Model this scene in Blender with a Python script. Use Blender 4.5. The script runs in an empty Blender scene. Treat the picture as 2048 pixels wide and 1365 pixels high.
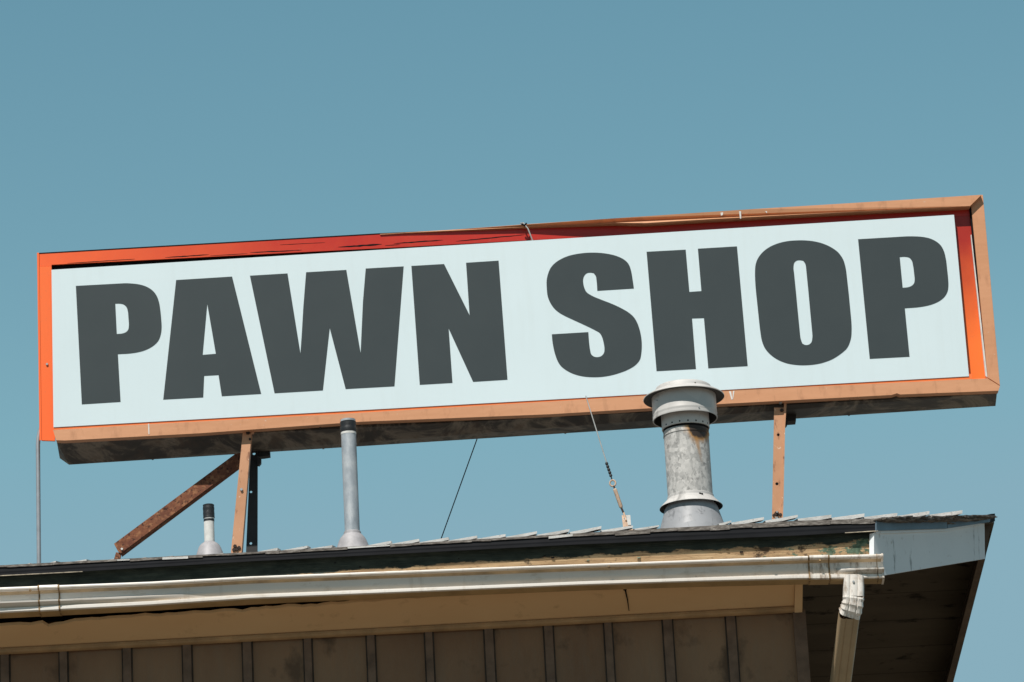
import bpy, math, random
from mathutils import Vector, Matrix
from mathutils.geometry import tessellate_polygon
random.seed(11)
R = math.radians
scene = bpy.context.scene
COL = scene.collection

# ------------------------------------------------------------------ camera
PITCH, ROLL, FPX = R(18.5), 0.053, 8000.0
CAM = Vector((0, 0, 1.6))
F = Vector((0, math.cos(PITCH), math.sin(PITCH)))
U0 = Vector((0, -math.sin(PITCH), math.cos(PITCH)))
R0 = Vector((1, 0, 0))
RT = math.cos(ROLL) * R0 - math.sin(ROLL) * U0
UP = math.cos(ROLL) * U0 + math.sin(ROLL) * R0
cd = bpy.data.cameras.new('camera'); cam = bpy.data.objects.new('camera', cd); COL.objects.link(cam)
cd.sensor_width = 36; cd.lens = 36 * FPX / 2048; cd.clip_end = 6000; cd.clip_start = 0.1
m = Matrix((RT, UP, -F)).transposed().to_4x4(); m.translation = CAM
cam.matrix_world = m
scene.camera = cam

def ray(px, py):
    return RT * ((px - 1024) / FPX) - UP * ((py - 682.5) / FPX) + F
def P(px, py, Y):                       # point of the vertical plane y = Y seen there (metres)
    d = ray(px, py); return CAM + d * ((Y - CAM.y) / d.y)
def PZ(px, py, z):
    d = ray(px, py); return CAM + d * ((z - CAM.z) / d.z)
def lerp(a, b, t): return a + (b - a) * t
def poly(pts, x):
    if x <= pts[0][0]:
        (x0, y0), (x1, y1) = pts[0], pts[1]
    elif x >= pts[-1][0]:
        (x0, y0), (x1, y1) = pts[-2], pts[-1]
    else:
        for i in range(len(pts) - 1):
            if pts[i][0] <= x <= pts[i + 1][0]:
                (x0, y0), (x1, y1) = pts[i], pts[i + 1]; break
    return y0 + (y1 - y0) * (x - x0) / (x1 - x0)
SC = 17.6 / FPX                          # metres per photo pixel at the sign

YS = 16.70                               # sign front plane
YR = 15.95                               # roof edge
YF = YR + 0.024                          # fascia
YB = 16.85                               # ridge
YFLUE = 16.40

# ------------------------------------------------------------------ materials
def lin(c):
    return tuple(((v / 255) / 12.92 if v / 255 <= .04045 else ((v / 255 + .055) / 1.055) ** 2.4) for v in c)
class N:
    def __init__(s, name, rough=.6, metal=0.0, spec=.5):
        s.m = bpy.data.materials.new(name); s.m.use_nodes = True
        s.t = s.m.node_tree; s.b = s.t.nodes['Principled BSDF']
        s.b.inputs['Roughness'].default_value = rough; s.b.inputs['Metallic'].default_value = metal
        s.b.inputs['Specular IOR Level'].default_value = spec
        s.tc = s.t.nodes.new('ShaderNodeTexCoord')
    def n(s, typ, **kw):
        nd = s.t.nodes.new(typ)
        for k, v in kw.items():
            if k in nd.inputs: nd.inputs[k].default_value = v
            else: setattr(nd, k, v)
        return nd
    def l(s, a, b): s.t.links.new(a, b)
    def map(s, scale=(1, 1, 1), rot=(0, 0, 0), loc=(0, 0, 0)):
        mp = s.n('ShaderNodeMapping'); mp.inputs['Scale'].default_value = scale
        mp.inputs['Rotation'].default_value = rot; mp.inputs['Location'].default_value = loc
        s.l(s.tc.outputs['Object'], mp.inputs['Vector']); return mp.outputs[0]
    def noise(s, scale, detail=6, vec=None, rough=.6, dist=0.0):
        nd = s.n('ShaderNodeTexNoise'); nd.inputs['Scale'].default_value = scale
        nd.inputs['Detail'].default_value = detail; nd.inputs['Roughness'].default_value = rough
        nd.inputs['Distortion'].default_value = dist
        s.l(vec if vec is not None else s.tc.outputs['Object'], nd.inputs['Vector']); return nd.outputs['Fac']
    def ramp(s, fac, stops, interp='LINEAR'):
        r = s.n('ShaderNodeValToRGB'); r.color_ramp.interpolation = interp
        e = r.color_ramp.elements
        while len(e) < len(stops): e.new(0.5)
        for el, (p, c) in zip(e, stops):
            el.position = p
            if not isinstance(c, tuple): c = (c, c, c)
            el.color = (*c, 1)
        s.l(fac, r.inputs[0]); return r.outputs[0]
    def mix(s, fac, a, b, mode='MIX'):
        mx = s.n('ShaderNodeMix'); mx.data_type = 'RGBA'; mx.blend_type = mode
        for sock, v in ((mx.inputs[0], fac), (mx.inputs[6], a), (mx.inputs[7], b)):
            if isinstance(v, (int, float)): sock.default_value = v
            elif isinstance(v, tuple): sock.default_value = (*v, 1)
            else: s.l(v, sock)
        return mx.outputs[2]
    def color(s, c):
        if isinstance(c, tuple): s.b.inputs['Base Color'].default_value = (*c, 1)
        else: s.l(c, s.b.inputs['Base Color'])
    def bump(s, fac, strength=.3, dist=.005):
        b = s.n('ShaderNodeBump'); b.inputs['Strength'].default_value = strength; b.inputs['Distance'].default_value = dist
        s.l(fac, b.inputs['Height']); s.l(b.outputs[0], s.b.inputs['Normal'])
    def sep(s):
        x = s.n('ShaderNodeSeparateXYZ'); s.l(s.tc.outputs['Object'], x.inputs[0]); return x.outputs
    def math(s, op, a, b=None):
        nd = s.n('ShaderNodeMath'); nd.operation = op
        for i, v in enumerate((a, b)):
            if v is None: continue
            if isinstance(v, (int, float)): nd.inputs[i].default_value = v
            else: s.l(v, nd.inputs[i])
        return nd.outputs[0]
    def rough(s, sock): s.l(sock, s.b.inputs['Roughness'])

M = {}
FZ = P(1000, 1098, YF).z
def simple(name, c, var=.25, scale=9, rough=.6, metal=0.0, bump=0.0, spec=.5):
    k = N(name, rough, metal, spec); f = k.noise(scale)
    k.color(k.ramp(f, [(.3, tuple(v * (1 - var) for v in c)), (.7, tuple(min(1, v * (1 + var)) for v in c))]))
    if bump: k.bump(k.noise(scale * 8), bump)
    M[name] = k.m; return k

# sign panel and letters
k = N('panel_white', .45, spec=.3); f = k.noise(1.7, 4); f2 = k.noise(30, 4, k.map((1, 1, .08)))
k.color(k.mix(k.ramp(f2, [(.5, 0.0), (.85, .13)]), k.ramp(f, [(.3, (.634, .735, .765)), (.7, (.657, .76, .79))]), (.50, .55, .53))); M['panel'] = k.m
k = N('letter_grey', .55, spec=.3); f = k.noise(3, 6)
k.color(k.ramp(f, [(.3, (.032, .0445, .049)), (.7, (.038, .051, .055))])); M['letter'] = k.m
# tan retainer paint
k = N('retainer_tan', .5, spec=.35)
a = k.ramp(k.noise(2.3, 5, k.map((.5, 1, 2))), [(.25, (.57, .265, .132)), (.75, (.65, .322, .175))])
st = k.ramp(k.noise(22, 8, k.map((1, 1, .35)), .68), [(.54, 0.0), (.74, .6)])
a = k.mix(st, a, (.32, .14, .07))
ch = k.ramp(k.noise(60, 4), [(.70, 0.0), (.73, .8)]); a = k.mix(ch, a, (.62, .42, .30))
k.color(a); k.bump(k.noise(6, 3, k.map((.6, 1, 2))), .25, .01); M['tan'] = k.m
# orange plastic, top strip sun faded at one end, right strip darkened for shade
def orange(name, c_a, c_b, axis, p0, p1, streak=True):
    k = N(name, .35, spec=.4)
    s = k.sep()[axis]
    mr = k.n('ShaderNodeMapRange'); k.l(s, mr.inputs[0]); mr.inputs[1].default_value = p0; mr.inputs[2].default_value = p1
    g = k.math('ADD', mr.outputs[0], k.math('MULTIPLY', k.math('SUBTRACT', k.noise(5, 5), .5), .5))
    c = k.mix(k.ramp(g, [(0, 0.0), (1, 1.0)]), c_a, c_b)
    if streak:
        sm = k.noise(3.0, 6, k.map((.75, 1, 24)), .6)
        c = k.mix(k.ramp(sm, [(.545, 0.0), (.62, .95)]), c, (.02, .012, .012))
    fn = k.noise(90, 3); c = k.mix(k.ramp(fn, [(.62, 0.0), (.75, .25)]), c, (.35, .16, .1))
    k.color(c); M[name] = k.m
XL, XR = P(75, 508, YS).x, P(1963, 390, YS).x
orange('plastic_top', (.92, .14, .035), (.50, .024, .013), 0, XL - .05, XL + 1.3, False)
orange('plastic_left', (1.0, .15, .03), (.95, .17, .04), 2, 6.6, 7.4, False)
orange('plastic_right', (.40, .024, .013), (1.0, .19, .03), 2, P(1925, 480, YS).z, P(1940, 690, YS).z, False)  # dark red upper end: the top retainer's shadow put into the colour
orange('plastic_low', (.95, .20, .05), (.95, .20, .05), 0, -2, 2, False)
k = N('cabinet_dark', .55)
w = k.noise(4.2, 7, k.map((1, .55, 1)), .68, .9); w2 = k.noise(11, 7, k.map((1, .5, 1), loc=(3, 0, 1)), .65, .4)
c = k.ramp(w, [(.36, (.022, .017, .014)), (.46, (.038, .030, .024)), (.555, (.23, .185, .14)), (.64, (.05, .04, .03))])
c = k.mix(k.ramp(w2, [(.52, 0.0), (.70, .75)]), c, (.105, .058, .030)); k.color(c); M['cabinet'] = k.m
simple('gap_black', (.012, .011, .012), .2, 9, .9, 0, 0, .05)
# rust brace
k = N('rusty_steel', .85, spec=.2)
a = k.ramp(k.noise(9, 6, k.map((1, 1, 1))), [(.3, (.13, .052, .035)), (.55, (.22, .085, .045)), (.7, (.10, .035, .028))])
a = k.mix(k.ramp(k.noise(45, 6), [(.5, 0.0), (.66, .9)]), a, (.36, .17, .085))
a = k.mix(k.ramp(k.noise(70, 3, k.map(loc=(3, 1, 2))), [(.55, 0.0), (.66, .85)]), a, (.035, .018, .016)); k.color(a); k.bump(k.noise(70), .5); M['rust'] = k.m
# post paint
k = N('post_tan', .55, spec=.3)
a = k.ramp(k.noise(6, 5), [(.3, (.50, .245, .13)), (.7, (.60, .315, .18))])
a = k.mix(k.ramp(k.noise(34, 6, k.map((1, 1, .4))), [(.57, 0.0), (.68, .75)]), a, (.17, .06, .035))
a = k.mix(k.ramp(k.noise(50, 4, k.map(loc=(4, 0, 0))), [(.66, 0.0), (.70, .8)]), a, (.72, .55, .42)); k.color(a); M['post'] = k.m
simple('black_steel', (.018, .017, .018), .3, rough=.6)
simple('bolt_zinc', (.45, .45, .44), .2, rough=.4, metal=.6)
simple('bolt_rust', (.035, .018, .012), .5, 60, .8)
# galvanised
def galv(name, base, spangle, rust=False, var=.25, metal=.55, rough=.5):
    k = N(name, rough, metal * .2, .35)
    v = k.n('ShaderNodeTexVoronoi'); v.inputs['Scale'].default_value = spangle; v.inputs['Randomness'].default_value = 1
    k.l(k.map((1, 1, .8)), v.inputs['Vector'])
    f = k.math('ADD', k.math('MULTIPLY', v.outputs['Color'], .5), k.math('MULTIPLY', k.noise(spangle * .45, 6, None, .65, .5), .5))
    c = k.ramp(f, [(.25, tuple(x * (1 - 1.5 * var) for x in base)), (.5, base), (.75, tuple(min(1, x * (1 + var)) for x in base))])
    sp = k.noise(spangle * .8, 5, k.map((1, 1, .7), loc=(7, 3, 1)), .7, .8)
    c = k.mix(k.ramp(sp, [(.54, 0.0), (.66, .7)]), c, tuple(x * .40 for x in base))
    if rust:
        s = k.sep(); xc, zc = rust[0], rust[1]
        dx = k.math('MULTIPLY', k.math('SUBTRACT', s[0], xc), 1 / rust[2])
        dz = k.math('MULTIPLY', k.math('SUBTRACT', s[2], zc), 1 / rust[3])
        d = k.math('SQRT', k.math('ADD', k.math('MULTIPLY', dx, dx), k.math('MULTIPLY', dz, dz)))
        d = k.math('MULTIPLY', k.math('ADD', d, k.math('MULTIPLY', k.math('SUBTRACT', k.noise(16, 5, k.map((1.4, 1, .7))), .5), .8)), .75)
        c = k.mix(k.ramp(d, [(.56, .9), (.68, .45), (.82, 0.0)]), c, (.36, .17, .035))
        d2x = k.math('MULTIPLY', k.math('ADD', k.math('SUBTRACT', s[0], xc - .012), k.math('MULTIPLY', k.math('SUBTRACT', s[2], zc - .05), .16)), 1 / .012)
        d2z = k.math('MULTIPLY', k.math('SUBTRACT', s[2], zc - .07), 1 / .10)
        d2 = k.math('SQRT', k.math('ADD', k.math('MULTIPLY', d2x, d2x), k.math('MULTIPLY', d2z, d2z)))
        c = k.mix(k.ramp(k.math('ADD', d2, k.math('MULTIPLY', k.math('SUBTRACT', k.noise(30, 5), .5), .9)), [(.3, .65), (1.0, 0.0)]), c, (.40, .20, .06))
        c = k.mix(k.ramp(d, [(.47, .95), (.57, 0.0)]), c, (.025, .02, .02))
    k.color(c); k.rough(k.ramp(f, [(.3, rough - .1), (.7, rough + .15)])); M[name] = k.m
# wood, roof, gutter, walls
k = N('fascia_peeling', .85, spec=.2)
wd = k.noise(5, 8, k.map((1, 1, 14)), .65)
c = k.ramp(wd, [(.3, (.17, .10, .055)), (.5, (.40, .265, .145)), (.7, (.54, .39, .23))])
c = k.mix(k.ramp(k.noise(38, 6, k.map((1, 1, 2.5)), .7), [(.56, 0.0), (.68, .85)]), c, (.09, .05, .03))
big = k.noise(1.25, 3, k.map(loc=(5.3, 0, 0)))
sx = k.n('ShaderNodeMapRange'); k.l(k.sep()[0], sx.inputs[0]); sx.inputs[1].default_value = -.3; sx.inputs[2].default_value = 1.5
pm = k.math('ADD', k.math('MULTIPLY', k.noise(19, 6, k.map((1, 1, 2.2)), .7), .9), k.math('MULTIPLY', k.math('SUBTRACT', big, .5), .9))
pm = k.math('ADD', pm, k.math('MULTIPLY', k.math('SUBTRACT', sx.outputs[0], 1.0), .22))
c = k.mix(k.ramp(pm, [(.47, 0.0), (.50, 1.0)]), c, k.ramp(k.noise(50, 4), [(.35, (.05, .085, .055)), (.65, (.13, .185, .13))]))
c = k.mix(k.ramp(k.noise(7, 6, k.map((1, 1, 1.4), loc=(1, 0, 3)), .7), [(.57, 0.0), (.63, .9)]), c, (.03, .02, .014))
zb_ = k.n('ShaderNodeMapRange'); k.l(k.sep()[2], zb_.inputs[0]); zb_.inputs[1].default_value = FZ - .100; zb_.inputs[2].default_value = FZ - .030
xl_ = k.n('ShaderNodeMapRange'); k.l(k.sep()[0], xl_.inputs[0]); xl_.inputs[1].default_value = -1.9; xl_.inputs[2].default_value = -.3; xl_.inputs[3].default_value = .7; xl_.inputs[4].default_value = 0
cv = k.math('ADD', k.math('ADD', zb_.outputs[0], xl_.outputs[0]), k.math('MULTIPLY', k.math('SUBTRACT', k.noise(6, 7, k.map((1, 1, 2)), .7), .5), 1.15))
c = k.mix(k.ramp(cv, [(.66, 0.0), (.74, 1.0)]), c, k.ramp(k.noise(12, 6, k.map((1, 1, 3))), [(.35, (.014, .020, .017)), (.7, (.035, .045, .036))]))  # dark green paint that also paints in the shade below the drip edge
k.color(c); k.bump(wd, .6, .01); M['fascia'] = k.m
simple('drip_black', (.0075, .008, .010), .35, 7, .6, 0, 0, .12)
simple('lip_cream', (.40, .34, .26), .6, 24, .8)
k = N('shingle_grey', .9, spec=.2)
c = k.ramp(k.noise(11, 7), [(.25, (.40, .39, .37)), (.5, (.58, .57, .55)), (.75, (.68, .67, .65))])
c = k.mix(k.ramp(k.noise(60, 5), [(.6, 0.0), (.75, .7)]), c, (.2, .18, .16)); k.color(c); k.bump(k.noise(150), .5); M['shingle'] = k.m
k = N('roof_shingle', .95, spec=.1)
vt = k.n('ShaderNodeTexBrick'); vt.inputs['Scale'].default_value = 1; vt.inputs['Brick Width'].default_value = .16; vt.inputs['Row Height'].default_value = .13; vt.inputs['Mortar Size'].default_value = .006
vt.inputs['Color1'].default_value = (.15, .145, .14, 1); vt.inputs['Color2'].default_value = (.21, .20, .19, 1); vt.inputs['Mortar'].default_value = (.04, .04, .04, 1)
k.l(k.tc.outputs['Object'], vt.inputs['Vector']); k.color(k.mix(k.ramp(k.noise(90, 4), [(.4, 0.0), (.7, .5)]), vt.outputs['Color'], (.10, .095, .09))); M['roof_shingle'] = k.m
k = N('shingle_edge_dark', .95, spec=.15)
c = k.ramp(k.noise(30, 7, k.map((1, 1, 5))), [(.3, (.05, .045, .04)), (.5, (.17, .15, .135)), (.72, (.36, .33, .30))]); k.color(c); k.bump(k.noise(120), .6); M['ragged'] = k.m
k = N('gutter_white', .38, spec=.5)
c = k.ramp(k.noise(3, 6, k.map((.4, 1, 3))), [(.3, (.69, .63, .565)), (.7, (.80, .755, .70))])
c = k.mix(k.ramp(k.noise(9, 7, k.map((1, 1, 3)), .7), [(.55, 0.0), (.75, .55)]), c, (.42, .31, .19))
c = k.mix(k.ramp(k.noise(80, 4), [(.68, 0.0), (.74, .7)]), c, (.20, .13, .07)); gx = k.n('ShaderNodeMapRange'); k.l(k.sep()[0], gx.inputs[0]); gx.inputs[1].default_value = P(1560, 1130, YR).x; gx.inputs[2].default_value = P(1640, 1130, YR).x
gr = k.math('MULTIPLY', k.ramp(k.noise(24, 7, k.map((1.5, 1, .45)), .7), [(.50, 0.0), (.68, .85)]), gx.outputs[0])
c = k.mix(gr, c, (.20, .12, .06))
c = k.mix(k.ramp(k.noise(6, 6, k.map((2.5, 1, .25), loc=(2, 0, 0)), .6), [(.60, 0.0), (.75, .4)]), c, (.33, .24, .15))
k.color(c); M['gutter'] = k.m
simple('gutter_groove', (.52, .40, .26), .35, 9, .6)
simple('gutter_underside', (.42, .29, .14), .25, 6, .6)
simple('joint_rust', (.26, .17, .085), .9, 45, .85)
k = N('soffit_beige', .7, spec=.25)
c = k.ramp(k.noise(1.6, 5, k.map((.5, 1, 1))), [(.3, (.73, .475, .255)), (.7, (.80, .56, .32))])
c = k.mix(k.ramp(k.noise(13, 7), [(.60, 0.0), (.78, .45)]), c, (.28, .16, .08)); k.color(c); M['soffit'] = k.m
k = N('wall_brown', .8, spec=.2)
c = k.ramp(k.noise(1.8, 6, k.map((1, 1, .5))), [(.3, (.190, .108, .064)), (.7, (.295, .187, .112))])
c = k.mix(k.ramp(k.noise(7, 6, k.map((1, 1, .7)), .6), [(.585, 0.0), (.72, .65)]), c, (.06, .040, .028))
c = k.mix(k.ramp(k.noise(22, 6, k.map((1, 1, .15))), [(.5, 0.0), (.8, .35)]), c, (.22, .17, .12)); k.color(c); k.bump(k.noise(30, 6, k.map((4, 4, .3))), .25, .004); M['wall'] = k.m
simple('batten_brown', (.158, .098, .063), .35, 12, .8)
simple('batten_joint', (.062, .046, .034), .4, 12, .9)
k = N('deck_underside', .85, spec=.15)
s = k.sep(); jy = k.math('FRACT', k.math('MULTIPLY', s[1], 1 / .235))
c = k.ramp(k.noise(3, 7, k.map((.4, 2, 2))), [(.3, (.088, .073, .056)), (.7, (.14, .118, .09))])
c = k.mix(k.ramp(jy, [(0, .5), (.02, .5), (.04, 0.0)]), c, (.012, .01, .008))
c = k.mix(k.ramp(k.noise(11, 6, k.map((.8, 1.6, 1))), [(.585, 0.0), (.68, .8)]), c, (.012, .01, .009)); k.color(c); M['deck'] = k.m
k = N('rake_white', .6, spec=.3)
c = k.ramp(k.noise(2.5, 6), [(.3, (.72, .75, .77)), (.7, (.80, .82, .83))])
cr = k.noise(11, 7, k.map((1.6, 1.2, .22)), .7)
c = k.mix(k.ramp(cr, [(.60, 0.0), (.67, .85)]), c, (.05, .05, .05))
c = k.mix(k.ramp(k.noise(30, 5), [(.62, 0.0), (.75, .5)]), c, (.3, .25, .2)); k.color(c); k.bump(cr, .3, .004); M['rake'] = k.m
simple('flashing_blue_grey', (.125, .17, .21), .25, 8, .45, .3)
simple('rake_back_brown', (.125, .09, .065), .35, 12, .8)
simple('tape_black', (.012, .013, .015), .4, 40, .5, 0, .3)
k = N('pipe_grey', .5, .25)
c = k.ramp(k.noise(16, 7, k.map((1, 1, .5)), .65), [(.3, (.24, .27, .30)), (.5, (.37, .40, .43)), (.72, (.58, .59, .60))]); k.color(c); M['pipe'] = k.m
simple('lead_flashing', (.35, .335, .345), .2, 22, .6, .1)
simple('white_paint', (.66, .65, .62), .18, 25, .6)
simple('plain_wire', (.55, .53, .50), .2, 30, .4, .5)
simple('dark_wire', (.03, .035, .045), .2, 30, .5)
simple('conduit_grey', (.36, .37, .39), .15, 20, .45, .4)
simple('anchor_tan', (.60, .42, .30), .4, 40, .7)
k = N('concrete_ground', .9, spec=.2)
c = k.ramp(k.noise(.6, 8), [(.3, (.125, .105, .08)), (.7, (.17, .145, .11))]); k.color(c); M['ground'] = k.m

# ------------------------------------------------------------------ mesh builder
class MB:
    def __init__(s): s.v = []; s.f = []; s.mi = []; s.mats = []; s.smooth = []
    def mat(s, name):
        if name not in s.mats: s.mats.append(name)
        return s.mats.index(name)
    def add(s, vs, fs, mat, smooth=False):
        b = len(s.v); s.v += [Vector(v) for v in vs]; i = s.mat(mat)
        for f in fs: s.f.append([b + q for q in f]); s.mi.append(i); s.smooth.append(smooth)
        return s
    def prism3(s, front, back, mat, holes=()):          # front/back: loops of 3D points; holes: list of (front, back)
        loops = [front] + [h[0] for h in holes]; bl = [back] + [h[1] for h in holes]
        flat = [p for l in loops for p in l]; n = len(flat)
        tris = tessellate_polygon([[Vector((p[0], p[2], 0)) for p in l] for l in loops])
        fs = []
        for t in tris:
            fs.append(list(t)); fs.append([n + q for q in reversed(t)])
        o = 0
        for l in loops:
            for i in range(len(l)):
                j = (i + 1) % len(l); fs.append([o + i, o + j, n + o + j, n + o + i])
            o += len(l)
        return s.add(flat + [p for l in bl for p in l], fs, mat)
    def prism(s, pts, Y0, Y1, mat, holes=()):           # outline in the plane y = Y0, run straight back to y = Y1
        f = [P(x, y, Y0) for x, y in pts]; d = Vector((0, Y1 - Y0, 0))
        hs = []
        for h in holes:
            hf = [P(x, y, Y0) for x, y in h]; hs.append((hf, [p + d for p in hf]))
        return s.prism3(f, [p + d for p in f], mat, hs)
    def box(s, p0, p1, mat):
        (x0, y0, z0), (x1, y1, z1) = p0, p1
        vs = [(x, y, z) for z in (z0, z1) for y in (y0, y1) for x in (x0, x1)]
        return s.add(vs, [[0, 2, 3, 1], [4, 5, 7, 6], [0, 1, 5, 4], [2, 6, 7, 3], [0, 4, 6, 2], [1, 3, 7, 5]], mat)
    def tube(s, pts, r, mat, seg=10, caps=True):
        pts = [Vector(p) for p in pts]; vs = []; fs = []; n = len(pts)
        rs = r if isinstance(r, (list, tuple)) else [r] * n
        for i, p in enumerate(pts):
            d = (pts[min(i + 1, n - 1)] - pts[max(i - 1, 0)]).normalized()
            a = d.cross(Vector((.3, 1, .1))).normalized(); b = d.cross(a)
            for q in range(seg):
                t = 2 * math.pi * q / seg; vs.append(p + (a * math.cos(t) + b * math.sin(t)) * rs[i])
        for i in range(n - 1):
            for q in range(seg):
                w = (q + 1) % seg; fs.append([i * seg + q, i * seg + w, (i + 1) * seg + w, (i + 1) * seg + q])
        s.add(vs, fs, mat, True)
        if caps: s.add(vs[:seg], [list(range(seg))[::-1]], mat); s.add(vs[-seg:], [list(range(seg))], mat)
        return s
    def lathe(s, c, prof, mat, seg=64, smooth=True, cap=False, wob=0.0):
        vs = []; fs = []; n = len(prof)
        for r, z in prof:
            for q in range(seg):
                t = 2 * math.pi * q / seg
                rr = r * (1 + wob * math.sin(3 * t + z * 40) + wob * .6 * math.sin(7 * t + 1))
                vs.append((c.x + rr * math.cos(t), c.y + rr * math.sin(t), z))
        for i in range(n - 1):
            for q in range(seg):
                w = (q + 1) % seg; fs.append([i * seg + q, i * seg + w, (i + 1) * seg + w, (i + 1) * seg + q])
        s.add(vs, fs, mat, smooth)
        if cap: s.add(vs[-seg:], [list(range(seg))], mat)
        return s
    def build(s, name, parent=None, bevel=0.0, auto=35):
        me = bpy.data.meshes.new(name); me.from_pydata([tuple(v) for v in s.v], [], s.f)
        for mname in s.mats: me.materials.append(M[mname])
        me.polygons.foreach_set('material_index', s.mi); me.polygons.foreach_set('use_smooth', s.smooth)
        me.update()
        import bmesh
        bm = bmesh.new(); bm.from_mesh(me); bmesh.ops.remove_doubles(bm, verts=bm.verts, dist=1e-6)
        bmesh.ops.recalc_face_normals(bm, faces=bm.faces)
        for e in bm.edges:
            if len(e.link_faces) == 2 and e.calc_face_angle(0) > R(auto): e.smooth = False
        bm.to_mesh(me); bm.free()
        o = bpy.data.objects.new(name, me); COL.objects.link(o)
        if parent:
            o.parent = parent
            if '_o' in parent: o.matrix_parent_inverse = Matrix.Translation(-Vector(parent['_o']))
        if bevel:
            b = o.modifiers.new('bevel', 'BEVEL'); b.width = bevel; b.segments = 2; b.limit_method = 'ANGLE'
        return o
ROOTS = []
def thing(name, label, cat, loc, group=None):
    o = bpy.data.objects.new(name, None); COL.objects.link(o); o.location = loc; o['_o'] = tuple(loc)
    o['label'] = label; o['category'] = cat; o.empty_display_size = .2
    if group: o['group'] = group
    ROOTS.append(o); return o

# ------------------------------------------------------------------ ground
g = MB(); S = 3000
g.add([(-S, -S, 0), (S, -S, 0), (S, S, 0), (-S, S, 0)], [[0, 1, 2, 3]], 'ground')
go = g.build('ground'); go['kind'] = 'structure'

# ------------------------------------------------------------------ SHOP BUILDING
EDGE_T = [(-700, 1165.5), (0, 1131), (400, 1110), (500, 1104.5), (1060, 1074), (1160, 1066.5), (1600, 1041.5), (1752, 1037.5)]
EDGE_B = [(-700, 1187), (0, 1153), (500, 1123), (1160, 1089), (1600, 1071), (1753, 1062)]
zs = P(800, 1193, YF).z                                # soffit level
YW = YF + .225                                         # wall plane
zw = P(800, 1262, YW).z; KS = (zw - zs) / (YW - YF)       # the soffit slopes down to the wall
def PS(px, py, off=0.0):
    d = ray(px, py); t = (zs - off - CAM.z - KS * (YF - CAM.y)) / (d.z - KS * d.y); return CAM + d * t
bld = thing('shop_building', 'weathered brown board and batten shop building with white gutter under a shingled roof', 'building', (0, YW, 0))
XW0 = P(-700, 1300, YW).x; XW1 = P(1607, 1222, YW).x
YBACK = YW + 5.0
# wall with battens
w = MB()
w.prism3([(XW0, YW, 0), (XW1, YW, 0), (XW1, YW, zs + .10), (XW0, YW, zs + .10)], [(XW0, YBACK, 0), (XW1, YBACK, 0), (XW1, YBACK, zs - .9), (XW0, YBACK, zs - .9)], 'wall')
bat = [10, 127, 254, 374, 494, 615, 741, 857, 977, 1096, 1215, 1334, 1460]
bxs = [P(b, poly([(0, 1305), (1600, 1220)], b), YW).x for b in bat]
sp = (bxs[-1] - bxs[0]) / 12
bxs = [bxs[0] - sp * q for q in range(1, 6)] + bxs
for b in bxs:
    hw = .0165 + random.uniform(-.002, .002)
    w.box((b - hw, YW - .016, 0), (b + hw, YW - .0005, zw - .002), 'batten_brown')
    for sgn in (-1, 1):                                    # dark open joint beside each batten
        e = b + sgn * (hw + .0035); w.box((e - .003, YW - .003, 0), (e + .003, YW - .0006, zw - .003), 'batten_joint')
w.build('wall', bld)
c = MB(); xa = P(1585, 1224, YW).x
c.box((xa, YW - .022, 0), (XW1 + .006, YW - .0007, zw - .004), 'batten_brown'); c.build('corner_board', bld)
# soffit with rotted front edge
simple('moulding_brown', (.40, .25, .125), .25, 9, .7)
so = MB()
RAG = [(-700, 1280), (-300, 1258), (0, 1243), (40, 1240), (62, 1241), (85, 1238), (97, 1246), (110, 1241), (125, 1241), (150, 1234), (200, 1231), (235, 1226), (262, 1226), (290, 1222), (320, 1224), (350, 1220), (390, 1216), (420, 1218), (450, 1214), (485, 1215), (503, 1211), (560, 1206), (620, 1204), (690, 1199), (760, 1194), (850, 1189), (950, 1183), (1100, 1175), (1250, 1166), (1590, 1147)]
RAG = [(x, y + (9.5 if x < 640 else 9.5 * max(0, (1330 - x) / 690))) for x, y in RAG]
fr = []
for i in range(len(RAG) - 1):
    (x0, y0), (x1, y1) = RAG[i], RAG[i + 1]
    n = max(1, int((x1 - x0) / 14)) if x0 >= 0 else 1
    for q in range(n):
        t = q / n; j = random.uniform(-1.6, 1.6) if 0 < x0 < 800 else 0
        fr.append(PS(lerp(x0, x1, t), lerp(y0, y1, t) + j))
fr.append(PS(*RAG[-1]))
vs = []; n = len(fr)
for p in fr: vs += [p, Vector((p.x, YW - .0008, zw)), p + Vector((0, 0, .012)), Vector((p.x, YW - .0008, zw + .012))]
fs = []
for i in range(n - 1):
    a, b = 4 * i, 4 * i + 4
    fs += [[a, b, b + 1, a + 1], [a + 2, a + 3, b + 3, b + 2], [a, a + 2, b + 2, b]]
so.add(vs, fs, 'soffit')
XS1 = fr[-1].x
so.box((XW0, YF + .03, zs + .03), (XS1, YW - .001, zs + .035), 'gap_black')     # dark hollow above
s_o = so.build('soffit', bld)
mo = MB()                                              # moulding at the wall top
pr = [(0, .008), (-.016, .008), (-.018, -.002), (-.015, -.008), (-.009, -.012), (0, -.015)]
A_ = [Vector((XW0, YW - .0170 + y, zw - .0015 + z)) for y, z in pr]; B_ = [Vector((xa + .01, YW - .0170 + y, zw - .0015 + z)) for y, z in pr]
mo.add(A_ + B_, [[i, i + 1, len(pr) + i + 1, len(pr) + i] for i in range(len(pr) - 1)], 'moulding_brown')
mo.build('moulding', s_o)
eb = MB(); x0 = P(1591, 1160, YF).x; x1 = P(1604.5, 1160, YF).x
yz = [(YF + .026, zs - .014), (YW - .023, zw - .018), (YW - .023, zs + .12), (YF + .026, zs + .12)]
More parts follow.
